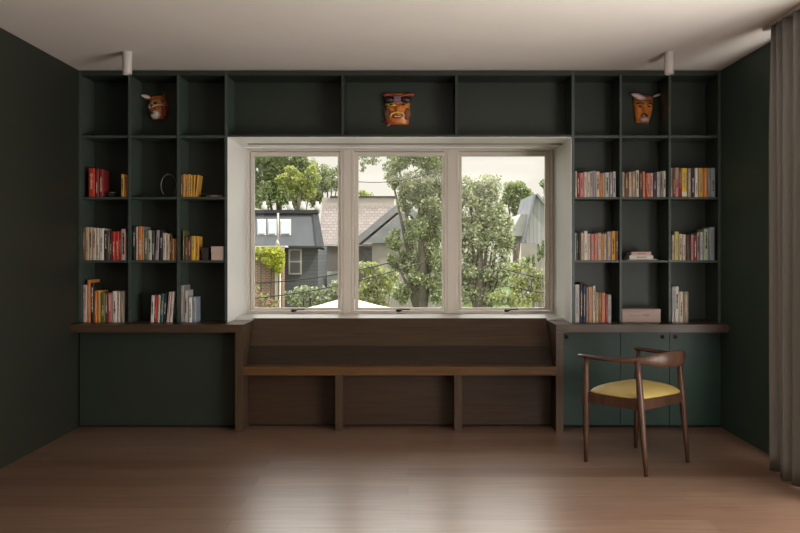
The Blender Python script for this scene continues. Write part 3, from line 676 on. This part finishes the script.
tree('tree', 'dark round tree standing behind the silvery tree and the grey gable', bl, 48, .26, [LV_D, LV_M], (516, 210, 0, .3), 360)
bl = [(548,190,6,9),(543,183,4,4),(552,205,8,8),(545,200,4,4)]
tree('tree', 'sparse treetop at the window edge above the grey gable', bl, 46, .24, [LV_M, LV_D], (552, 215, 0, .2), 170)

# buildings
SID = brick_mat('dark_grey_siding', (.13,.135,.145), (.11,.115,.125), (.07,.07,.075), 40, .18, .012)
ROOFG = paint('slate_grey_roof', (.115,.12,.13), .95, .1, .1, 1); ROOFD = paint('dark_roof_edge', (.055,.055,.06), .8, .2)
SHING = brick_mat('pale_shingles', (.34,.285,.265), (.26,.22,.205), (.16,.14,.135), .30, .17, .016, rot=True)
WTRIM = paint('outside_white_trim', (.55,.53,.50), .6, .3); TAUPE = paint('taupe_render', (.36,.32,.30), .9, .2); BRK = brick_mat('red_brick', (.34,.16,.12), (.25,.11,.08), (.42,.34,.30), .23, .075, .012)
GREYW = brick_mat('grey_board_wall', (.42,.41,.42), (.36,.35,.36), (.24,.24,.25), .16, 30, .012)
SKYG = paint('skylight_glass', (.34,.37,.40), .3, .5)
PINKW = paint('pale_pink_render', (.72,.60,.55), .9, .2)
def P(m, name, parent, pts, d, dep, sub=None):  # polygon given in picture-plane points at distance d, thick dep
    base = parent.location
    ps = [E(a, b, d)-base for a, b in pts]
    mb = MB(); y = ps[0].y
    # keep the winding counter-clockwise as seen from the room
    ar = sum(ps[i].x*ps[(i+1)%len(ps)].z-ps[(i+1)%len(ps)].x*ps[i].z for i in range(len(ps)))
    if ar < 0: ps = ps[::-1]
    mb.prism([(p.x, p.z) for p in ps], y, y+dep)
    return mb.build(name, m, parent)
# grey house
dA = 40.; kA = dA/F
b0 = E(285, 251, dA); b0.z = GROUND
A = thing('house', 'dark grey house with sloping roof, skylights and one white sash window', 'house', b0)
zG = 251+(CZ-GROUND)/kA
P(SID, 'wall', A, [(225,246),(318,246),(318,zG),(225,zG)], dA, 4.5)
# sloping roof: rises back
def slope(parent, name, m, p0, p1, p2, p3, d0, d1, th=.15):
    a = [E(*p0, d0)-parent.location, E(*p1, d0)-parent.location, E(*p2, d1)-parent.location, E(*p3, d1)-parent.location]
    nrm = (a[1]-a[0]).cross(a[3]-a[0]).normalized()*th
    mb = MB(); mb.add([*a]+[v-nrm for v in a], [(0,1,2,3),(7,6,5,4),(0,4,5,1),(1,5,6,2),(2,6,7,3),(3,7,4,0)]); return mb.build(name, m, parent)
roofA = slope(A, 'roof', ROOFG, (222,246), (321,246), (314,212.5), (226,212.5), dA-.3, dA+1.6)
slope(A, 'roof_edge', ROOFD, (316,246), (324.5,248), (318,211.5), (312.5,211.5), dA-.42, dA+1.5)
P(ROOFD, 'parapet', A, [(224,209.8),(318,209.8),(318,213.2),(224,213.2)], dA+1.3, .6)
for a, b in ((257,266),(267.5,276.5),(280,291)):
    sk = slope(A, 'skylight', WTRIM, (a,235), (b,235), (b,219), (a,219), dA+.25, dA+1.16, .06)
    slope(A, 'skylight_glass', SKYG, (a+1,233.6), (b-1,233.6), (b-1,220.4), (a+1,220.4), dA+.22, dA+1.0, .02)
for px in (264, 290, 303, 317):
    p = E(px, 209.8, dA+1.4)-b0; mb = MB(); mb.tube([tuple(p+Vector((0,.1,-.1))), tuple(p+Vector((0,.1,.22))), tuple(p+Vector((0,.1,.25))), tuple(p+Vector((0,.1,.42)))], [.15,.14,.08,.08], 12); mb.build('roof_vent', WTRIM, A)
w = P(WTRIM, 'sash_window', A, [(288.6,248.8),(301.6,248.8),(301.6,274.5),(288.6,274.5)], dA-.08, .1)
for a, b in ((250.5,260.8),(262.3,272.8)):
    g = P(paint('outside_window_glass', (.10,.11,.12), .1, .8), 'pane', A, [(290.2,a),(300,a),(300,b),(290.2,b)], dA-.10, .03)
P(ROOFD, 'gutter', A, [(236,244.8),(322,246.2),(322,248),(236,247)], dA-.55, .2)
mb = MB(); p0, p1 = E(278, 246, dA-.7)-b0, E(278, 213, dA-.7)-b0; mb.tube([tuple(p0), tuple(p1)], .045, 8); mb.tube([tuple(p0+Vector((-.02,0,0))), tuple(p0+Vector((-.02,0,.3)))], [.12,.04], 8); mb.build('vent_pipe', WTRIM, A)
# brick annex with ivy
dB = 36.; kB = dB/F; b1 = E(262, 251, dB); b1.z = GROUND; zGB = 251+(CZ-GROUND)/kB
Bx = thing('brick_annex', 'red brick annex wall beside the grey house, topped by a pale ledge', 'building', b1)
P(BRK, 'wall', Bx, [(228,247.5),(274.5,247.5),(274.5,zGB),(228,zGB)], dB, 3)
P(PINKW, 'corner_pier', Bx, [(274.8,250),(279,250),(279,zGB),(274.8,zGB)], dB-.05, .6)
P(WTRIM, 'ledge', Bx, [(228,245.6),(285,245.6),(285,247.4),(228,247.4)], dB-.3, 1.0)
iv = thing('ivy', 'bright yellow-green ivy climbing over the brick annex', 'ivy', b1)
mb = MB()
for px, py, rx, ry, n in ((258,252,7,5,500),(268,253,7,6,560),(277,254,7,7,600),(272,262,6,6,440),(279,266,4.5,9,520),(265,260,5,4,240),(282,258,3,8,240),(256,257,4,3,120)):
    c0 = E(px, py, dB-.35)-b1; leaves(mb, [(tuple(c0), (rx*kB, .22, ry*kB), n)], .15, 1, .1, 2)
mb.build('foliage', [LV_Y, leaf_mat('ivy_bright', (.55,.58,.06), (.80,.78,.18), .4)], iv)
mb = MB()
for px in (260, 270, 278, 281): mb.tube([tuple(E(px, zGB, dB-.12)-b1), tuple(E(px+1, 262, dB-.12)-b1), tuple(E(px-1, 250, dB-.12)-b1)], [.04,.03,.02], 6)
mb.build('stem', BARK, iv)
# shingled house
dC = 46.; b2 = E(370, 251, dC); b2.z = GROUND; zGC = 251+(CZ-GROUND)*F/dC
C_ = thing('house', 'taupe house under a broad pale pinkish shingle roof', 'house', b2)
P(TAUPE, 'wall', C_, [(319,245),(405,245),(405,zGC),(319,zGC)], dC+.2, 4.2)
slope(C_, 'roof', SHING, (318,245), (408,245), (404,206), (322,206), dC-.2, dC+3.2)
P(WTRIM, 'gutter', C_, [(317,243.6),(409,243.6),(409,246),(317,246)], dC-.45, .25)
P(paint('pale_parapet', (.50,.45,.41), .9, .2), 'parapet', C_, [(322,197.5),(394,197.5),(394,207),(322,207)], dC+3.2, 1.2)
P(ROOFD, 'parapet_cap', C_, [(330,196),(396,196),(396,197.6),(330,197.6)], dC+3.1, 1.4)
P(WTRIM, 'lower_wall', C_, [(322,272),(344,272),(344,292),(322,292)], dC-.8, .5)
P(paint('outside_window_glass', (.10,.11,.12), .1, .8), 'window', C_, [(364,250),(372,250),(372,262),(364,262)], dC+.1, .05)
# grey gabled house in shade
dD = 42.; b3 = E(402, 251, dD); b3.z = GROUND; zGD = 251+(CZ-GROUND)*F/dD
G_ = thing('house', 'grey gabled house half hidden behind the tree in the middle window', 'house', b3)
P(TAUPE, 'wall', G_, [(372,238),(402,212),(440,238),(440,zGD),(372,zGD)], dD+.3, 2.8)
GRS = paint('grey_shingle', (.26,.26,.28), .8, .3, .15, 2)
slope(G_, 'roof', GRS, (358,244), (402,210), (402,205), (358,238.5), dD-.2, dD-.19, .1) if False else None
mb = MB()
pa, pb, pc = E(358,244.5,dD)-b3, E(402,208,dD)-b3, E(446,244,dD)-b3
for p, q in ((pa, pb), (pb, pc)):
    n_ = Vector((-(q-p).z, 0, (q-p).x)).normalized()*.32
    y_ = Vector((0, 3.2, 0)); v = [p, q, q+n_, p+n_]
    mb.add([*v]+[u+y_ for u in v], [(0,1,2,3),(7,6,5,4),(0,4,5,1),(1,5,6,2),(2,6,7,3),(3,7,4,0)])
mb.build('roof', GRS, G_)
P(GRS, 'gable_wall', G_, [(364,243),(402,212),(440,243)], dD+.05, .2)
mb = MB(); mb.tube([tuple(E(409,243,dD-.4)-b3), tuple(E(409,216,dD-.4)-b3)], .09, 8); mb.build('vent_pipe', WTRIM, G_)
# barn gable at right
dE = 34.; b4 = E(545, 251, dE); b4.z = GROUND; zGE = 251+(CZ-GROUND)*F/dE
H_ = thing('house', 'grey vertical-boarded gabled house behind the shrubs in the third window', 'house', b4)
P(GREYW, 'gable_wall', H_, [(526,236),(536,196),(566,232),(566,zGE),(526,zGE)], dE, .3)
P(WTRIM, 'side_roof', H_, [(509,236),(521,214),(530,214),(526.3,236)], dE+.4, 3)
mb = MB()
for p, q in (((525,243),(536,194.5)), ((536,194.5),(568,233))):
    p, q = E(*p, dE-.15)-b4, E(*q, dE-.15)-b4
    n_ = Vector((-(q-p).z, 0, (q-p).x)).normalized()*.09; v = [p, q, q+n_, p+n_]; y_ = Vector((0, 4, 0))
    mb.add([*v]+[u+y_ for u in v], [(0,1,2,3),(7,6,5,4),(0,4,5,1),(1,5,6,2),(2,6,7,3),(3,7,4,0)])
mb.build('roof', GRS, H_)
P(TAUPE, 'lower_wall', H_, [(522,243),(566,243),(566,zGE),(522,zGE)], dE-.3, .3)

# near trees and shrubs
bl = [(428,150,24,20),(392,178,9,12),(440,190,14,16),(395,240,10,12),(396,262,10,12),(398,160,14,12),(436,170,20,20),(418,185,20,18),(408,200,12,14),(430,205,20,20),(420,228,18,16),(440,232,16,20),(425,252,18,18),(408,262,12,14),(440,262,16,20),(418,282,18,16),(438,290,16,16),(402,292,12,14)]
tree('tree', 'tall airy grey-green tree filling the middle window', bl, 17, .085, [LV_S2, LV_D, LV_M, LV_S], (420, 190, 4, .16), 350, trunk_mat=BARKP, shell=.3)
bl = [(372,158,12,7),(388,166,8,7),(362,154,8,7),(392,152,8,8),(362,168,4,6)]
tree('tree', 'leafy branch tip hanging at the top of the middle window', bl, 21, .085, [LV_D, LV_S2], (450, 158, -2, .03), 210, trunk_mat=BARK, shell=.2, branches=0) 
bl = [(470,195,18,18),(490,190,16,16),(480,215,24,22),(500,222,14,18),(468,240,18,20),(492,245,20,20),(506,240,9,12),(478,268,22,20),(500,272,16,18),(466,290,14,18),(486,296,20,14),(455,215,12,30),(452,260,12,30)]
tree('tree', 'dense silvery sunlit tree filling the third window', bl, 14.5, .085, [LV_S, LV_W, LV_S2, LV_M], (478, 220, 2, .14), 270, trunk_mat=BARKP, shell=.35)
bl = [(364,268,9,8),(378,272,11,10),(368,285,12,11),(385,288,11,11),(392,277,6,8),(362,298,8,10),(378,300,12,8)]
tree('shrub', 'yellow-green shrub at the foot of the middle window', bl, 13, .075, [LV_Y, LV_M, LV_W], (374, 290, 0, .05), 300, cat='shrub')
bl = [(520,266,9,9),(532,272,9,10),(541,280,8,10),(518,285,11,10),(534,293,11,10),(545,298,8,8),(512,298,10,8),(498,300,9,9),(522,304,14,7)]
tree('shrub', 'bright yellow-green shrub below the grey boarded house', bl, 12, .07, [LV_Y, LV_M, LV_W], (530, 285, 0, .05), 260, cat='shrub')
bl = [(539,252,2.2,10),(543,250,2,12),(534,262,2,8),(528,260,2,8)]
tree('shrub', 'upright pale shoots rising before the grey boarded house', bl, 11.5, .06, [LV_M, LV_S2], (547, 262, -6, .02), 420, cat='shrub', shell=.1)
bl = [(292,296,8,7),(303,291,9,7),(315,293,9,7),(327,294,8,8),(336,288,7,8),(300,302,10,6),(320,302,10,6)]
tree('shrub', 'white-leaved shrub in front of the grey house', bl, 12, .07, [LV_W, LV_S2, LV_D], (310, 298, 0, .05), 230, cat='shrub', shell=.2)
bl = [(254,290,7,8),(262,300,8,8),(272,303,8,6),(248,302,8,8)]
tree('shrub', 'loose reddish-green shrub before the brick annex', bl, 12.5, .06, [LV_M, leaf_mat('leaf_russet', (.30,.16,.10), (.52,.36,.26))], (260, 298, 0, .04), 150, cat='shrub', shell=.2)
# parasol
pd = 9.5; pb_ = E(347, 251, pd); pb_.z = GROUND
U = thing('parasol', 'white garden parasol whose top shows at the window foot', 'parasol', pb_)
k = pd/F; top = E(347, 297.5, pd)-pb_
mb = MB(); n = 8; rings = []
for r, dz in ((.02, 0), (.35, -.09), (.9, -.20), (1.35, -.34), (1.36, -.42), (1.33, -.42), (.9, -.23), (.02, -.03)):
    rings.append([(r*math.cos(2*PI*i/n+.2), r*math.sin(2*PI*i/n+.2), top.z+dz) for i in range(n)])
mb.loft(rings, smooth=False); mb.build('canopy', paint('parasol_cloth', (.62,.59,.54), .9, .1), U)
MB().cyl((0,0,0), (0,0,top.z), .03).build('pole', METAL, U)
MB().cyl((0,0,0), (0,0,.08), .3).build('base', METAL, U)
for i in range(8):
    a = 2*PI*i/8+.2; MB().tube([(0,0,top.z-.05), (1.33*math.cos(a), 1.33*math.sin(a), top.z-.40)], .008, 6).build('rib', METAL, U)
# cables
for (a, b, d, lab) in (((200,284),(420,255),11,'thin dark overhead cable passing the sash window sill of the grey house'), ((200,302),(425,262),11.5,'lower dark overhead cable sloping past the brick annex'), ((500,268),(640,276),10,'thin overhead cable before the grey boarded house'), ((505,286),(640,283),10,'lower overhead cable across the yellow-green shrub'), ((340,180),(440,171),16,'thin cable high across the pale sky in the middle window')):
    p, q = E(*a, d), E(*b, d); mb = MB(); pts = [p.lerp(q, i/10)+Vector((0,0,-.12*math.sin(PI*i/10))) for i in range(11)]
    o = mb.tube([tuple(v-p) for v in pts], .008 if d > 10 else .006, 6).build('overhead_cable', METAL, loc=tuple(p)); tag(o, lab, 'cable')

# ---------------------------------------------------------------- light
w = bpy.data.worlds.new('sky'); S.world = w; w.use_nodes = True; nt = w.node_tree
bg = nt.nodes['Background']; bg.inputs['Strength'].default_value = 1.0
tc = nt.nodes.new('ShaderNodeTexCoord'); sx = nt.nodes.new('ShaderNodeSeparateXYZ'); rp = nt.nodes.new('ShaderNodeValToRGB')
nt.links.new(tc.outputs['Generated'], sx.inputs[0]); nt.links.new(sx.outputs['Z'], rp.inputs['Fac']); cr2 = nt.nodes.new('ShaderNodeMapRange'); cr2.inputs['From Min'].default_value = -.2; cr2.inputs['From Max'].default_value = .6; cr2.inputs['To Min'].default_value = 0; cr2.inputs['To Max'].default_value = 1
nt.links.new(sx.outputs['Y'], cr2.inputs['Value'])
me_ = nt.nodes.new('ShaderNodeMapRange'); me_.inputs['From Min'].default_value = .16; me_.inputs['From Max'].default_value = .40
nt.links.new(sx.outputs['Z'], me_.inputs['Value'])
ml_ = nt.nodes.new('ShaderNodeMath'); ml_.operation = 'MULTIPLY'; nt.links.new(cr2.outputs[0], ml_.inputs[0]); nt.links.new(me_.outputs[0], ml_.inputs[1])
sc_ = nt.nodes.new('ShaderNodeMath'); sc_.operation = 'MULTIPLY_ADD'; sc_.inputs[1].default_value = 2.5; sc_.inputs[2].default_value = 1.0; nt.links.new(ml_.outputs[0], sc_.inputs[0])
nt.links.new(sc_.outputs[0], bg.inputs['Strength']); nt.links.new(rp.outputs['Color'], bg.inputs['Color'])
cr = rp.color_ramp
cr.elements[0].position = 0; cr.elements[0].color = (1.08,.98,.87,1)
cr.elements[1].position = .9; cr.elements[1].color = (1.7,1.72,1.75,1)
e_ = cr.elements.new(.13); e_.color = (1.08,.99,.89,1)
e_ = cr.elements.new(.40); e_.color = (1.6,1.55,1.48,1)
def light(name, typ, loc, rot, energy, col, **kw):
    l = bpy.data.lights.new(name, typ); l.energy = energy; l.color = col
    for a, b in kw.items(): setattr(l, a, b)
    o = bpy.data.objects.new(name, l); COL.objects.link(o); o.location = loc; o.rotation_euler = rot; return o
def aim(d): return Vector(d).to_track_quat('-Z', 'Y').to_euler()
def side_rot(d):   # long edge of the window light runs along the wall
    zz = -Vector(d).normalized(); xx = (Vector((0,1,0)) - zz*zz.y).normalized(); yy = zz.cross(xx)
    return Matrix((xx, yy, zz)).transposed().to_euler()
light('sun', 'SUN', (0,0,20), aim((-.70,.28,-.85)), 4.2, (1.0,.93,.80), angle=math.radians(1.5))
light('side_window_daylight', 'AREA', (XR+.28, -3.45, .95), side_rot((-1,.22,.50)), 215, (1.0,.97,.93), shape='RECTANGLE', size=3.2, size_y=1.3)
light('added_ceiling_fill', 'AREA', (.6, -7.6, 1.75), (PI,0,0), 130, (1.0,.94,.89), shape='RECTANGLE', size=2.6, size_y=.8)  # added light behind the camera, only to brighten the ceiling

# ---------------------------------------------------------------- camera
cam = bpy.data.cameras.new('camera'); co = bpy.data.objects.new('camera', cam); COL.objects.link(co)
co.location = (0, -D, CZ); co.rotation_euler = (PI/2, 0, 0)
cam.sensor_width = 36; cam.lens = F*36/800; cam.shift_x = -8/800; cam.shift_y = -15.5/800; cam.clip_end = 500
S.camera = co
S.view_settings.view_transform = 'Standard'; S.view_settings.look = 'None'; S.view_settings.exposure = 0; S.view_settings.gamma = 1
S.view_settings.use_curve_mapping = False
S.cycles.max_bounces = 10; S.cycles.diffuse_bounces = 6; S.cycles.transparent_max_bounces = 12
S.cycles.use_denoising = True; S.cycles.caustics_reflective = False; S.cycles.caustics_refractive = False; S.cycles.sample_clamp_indirect = 4
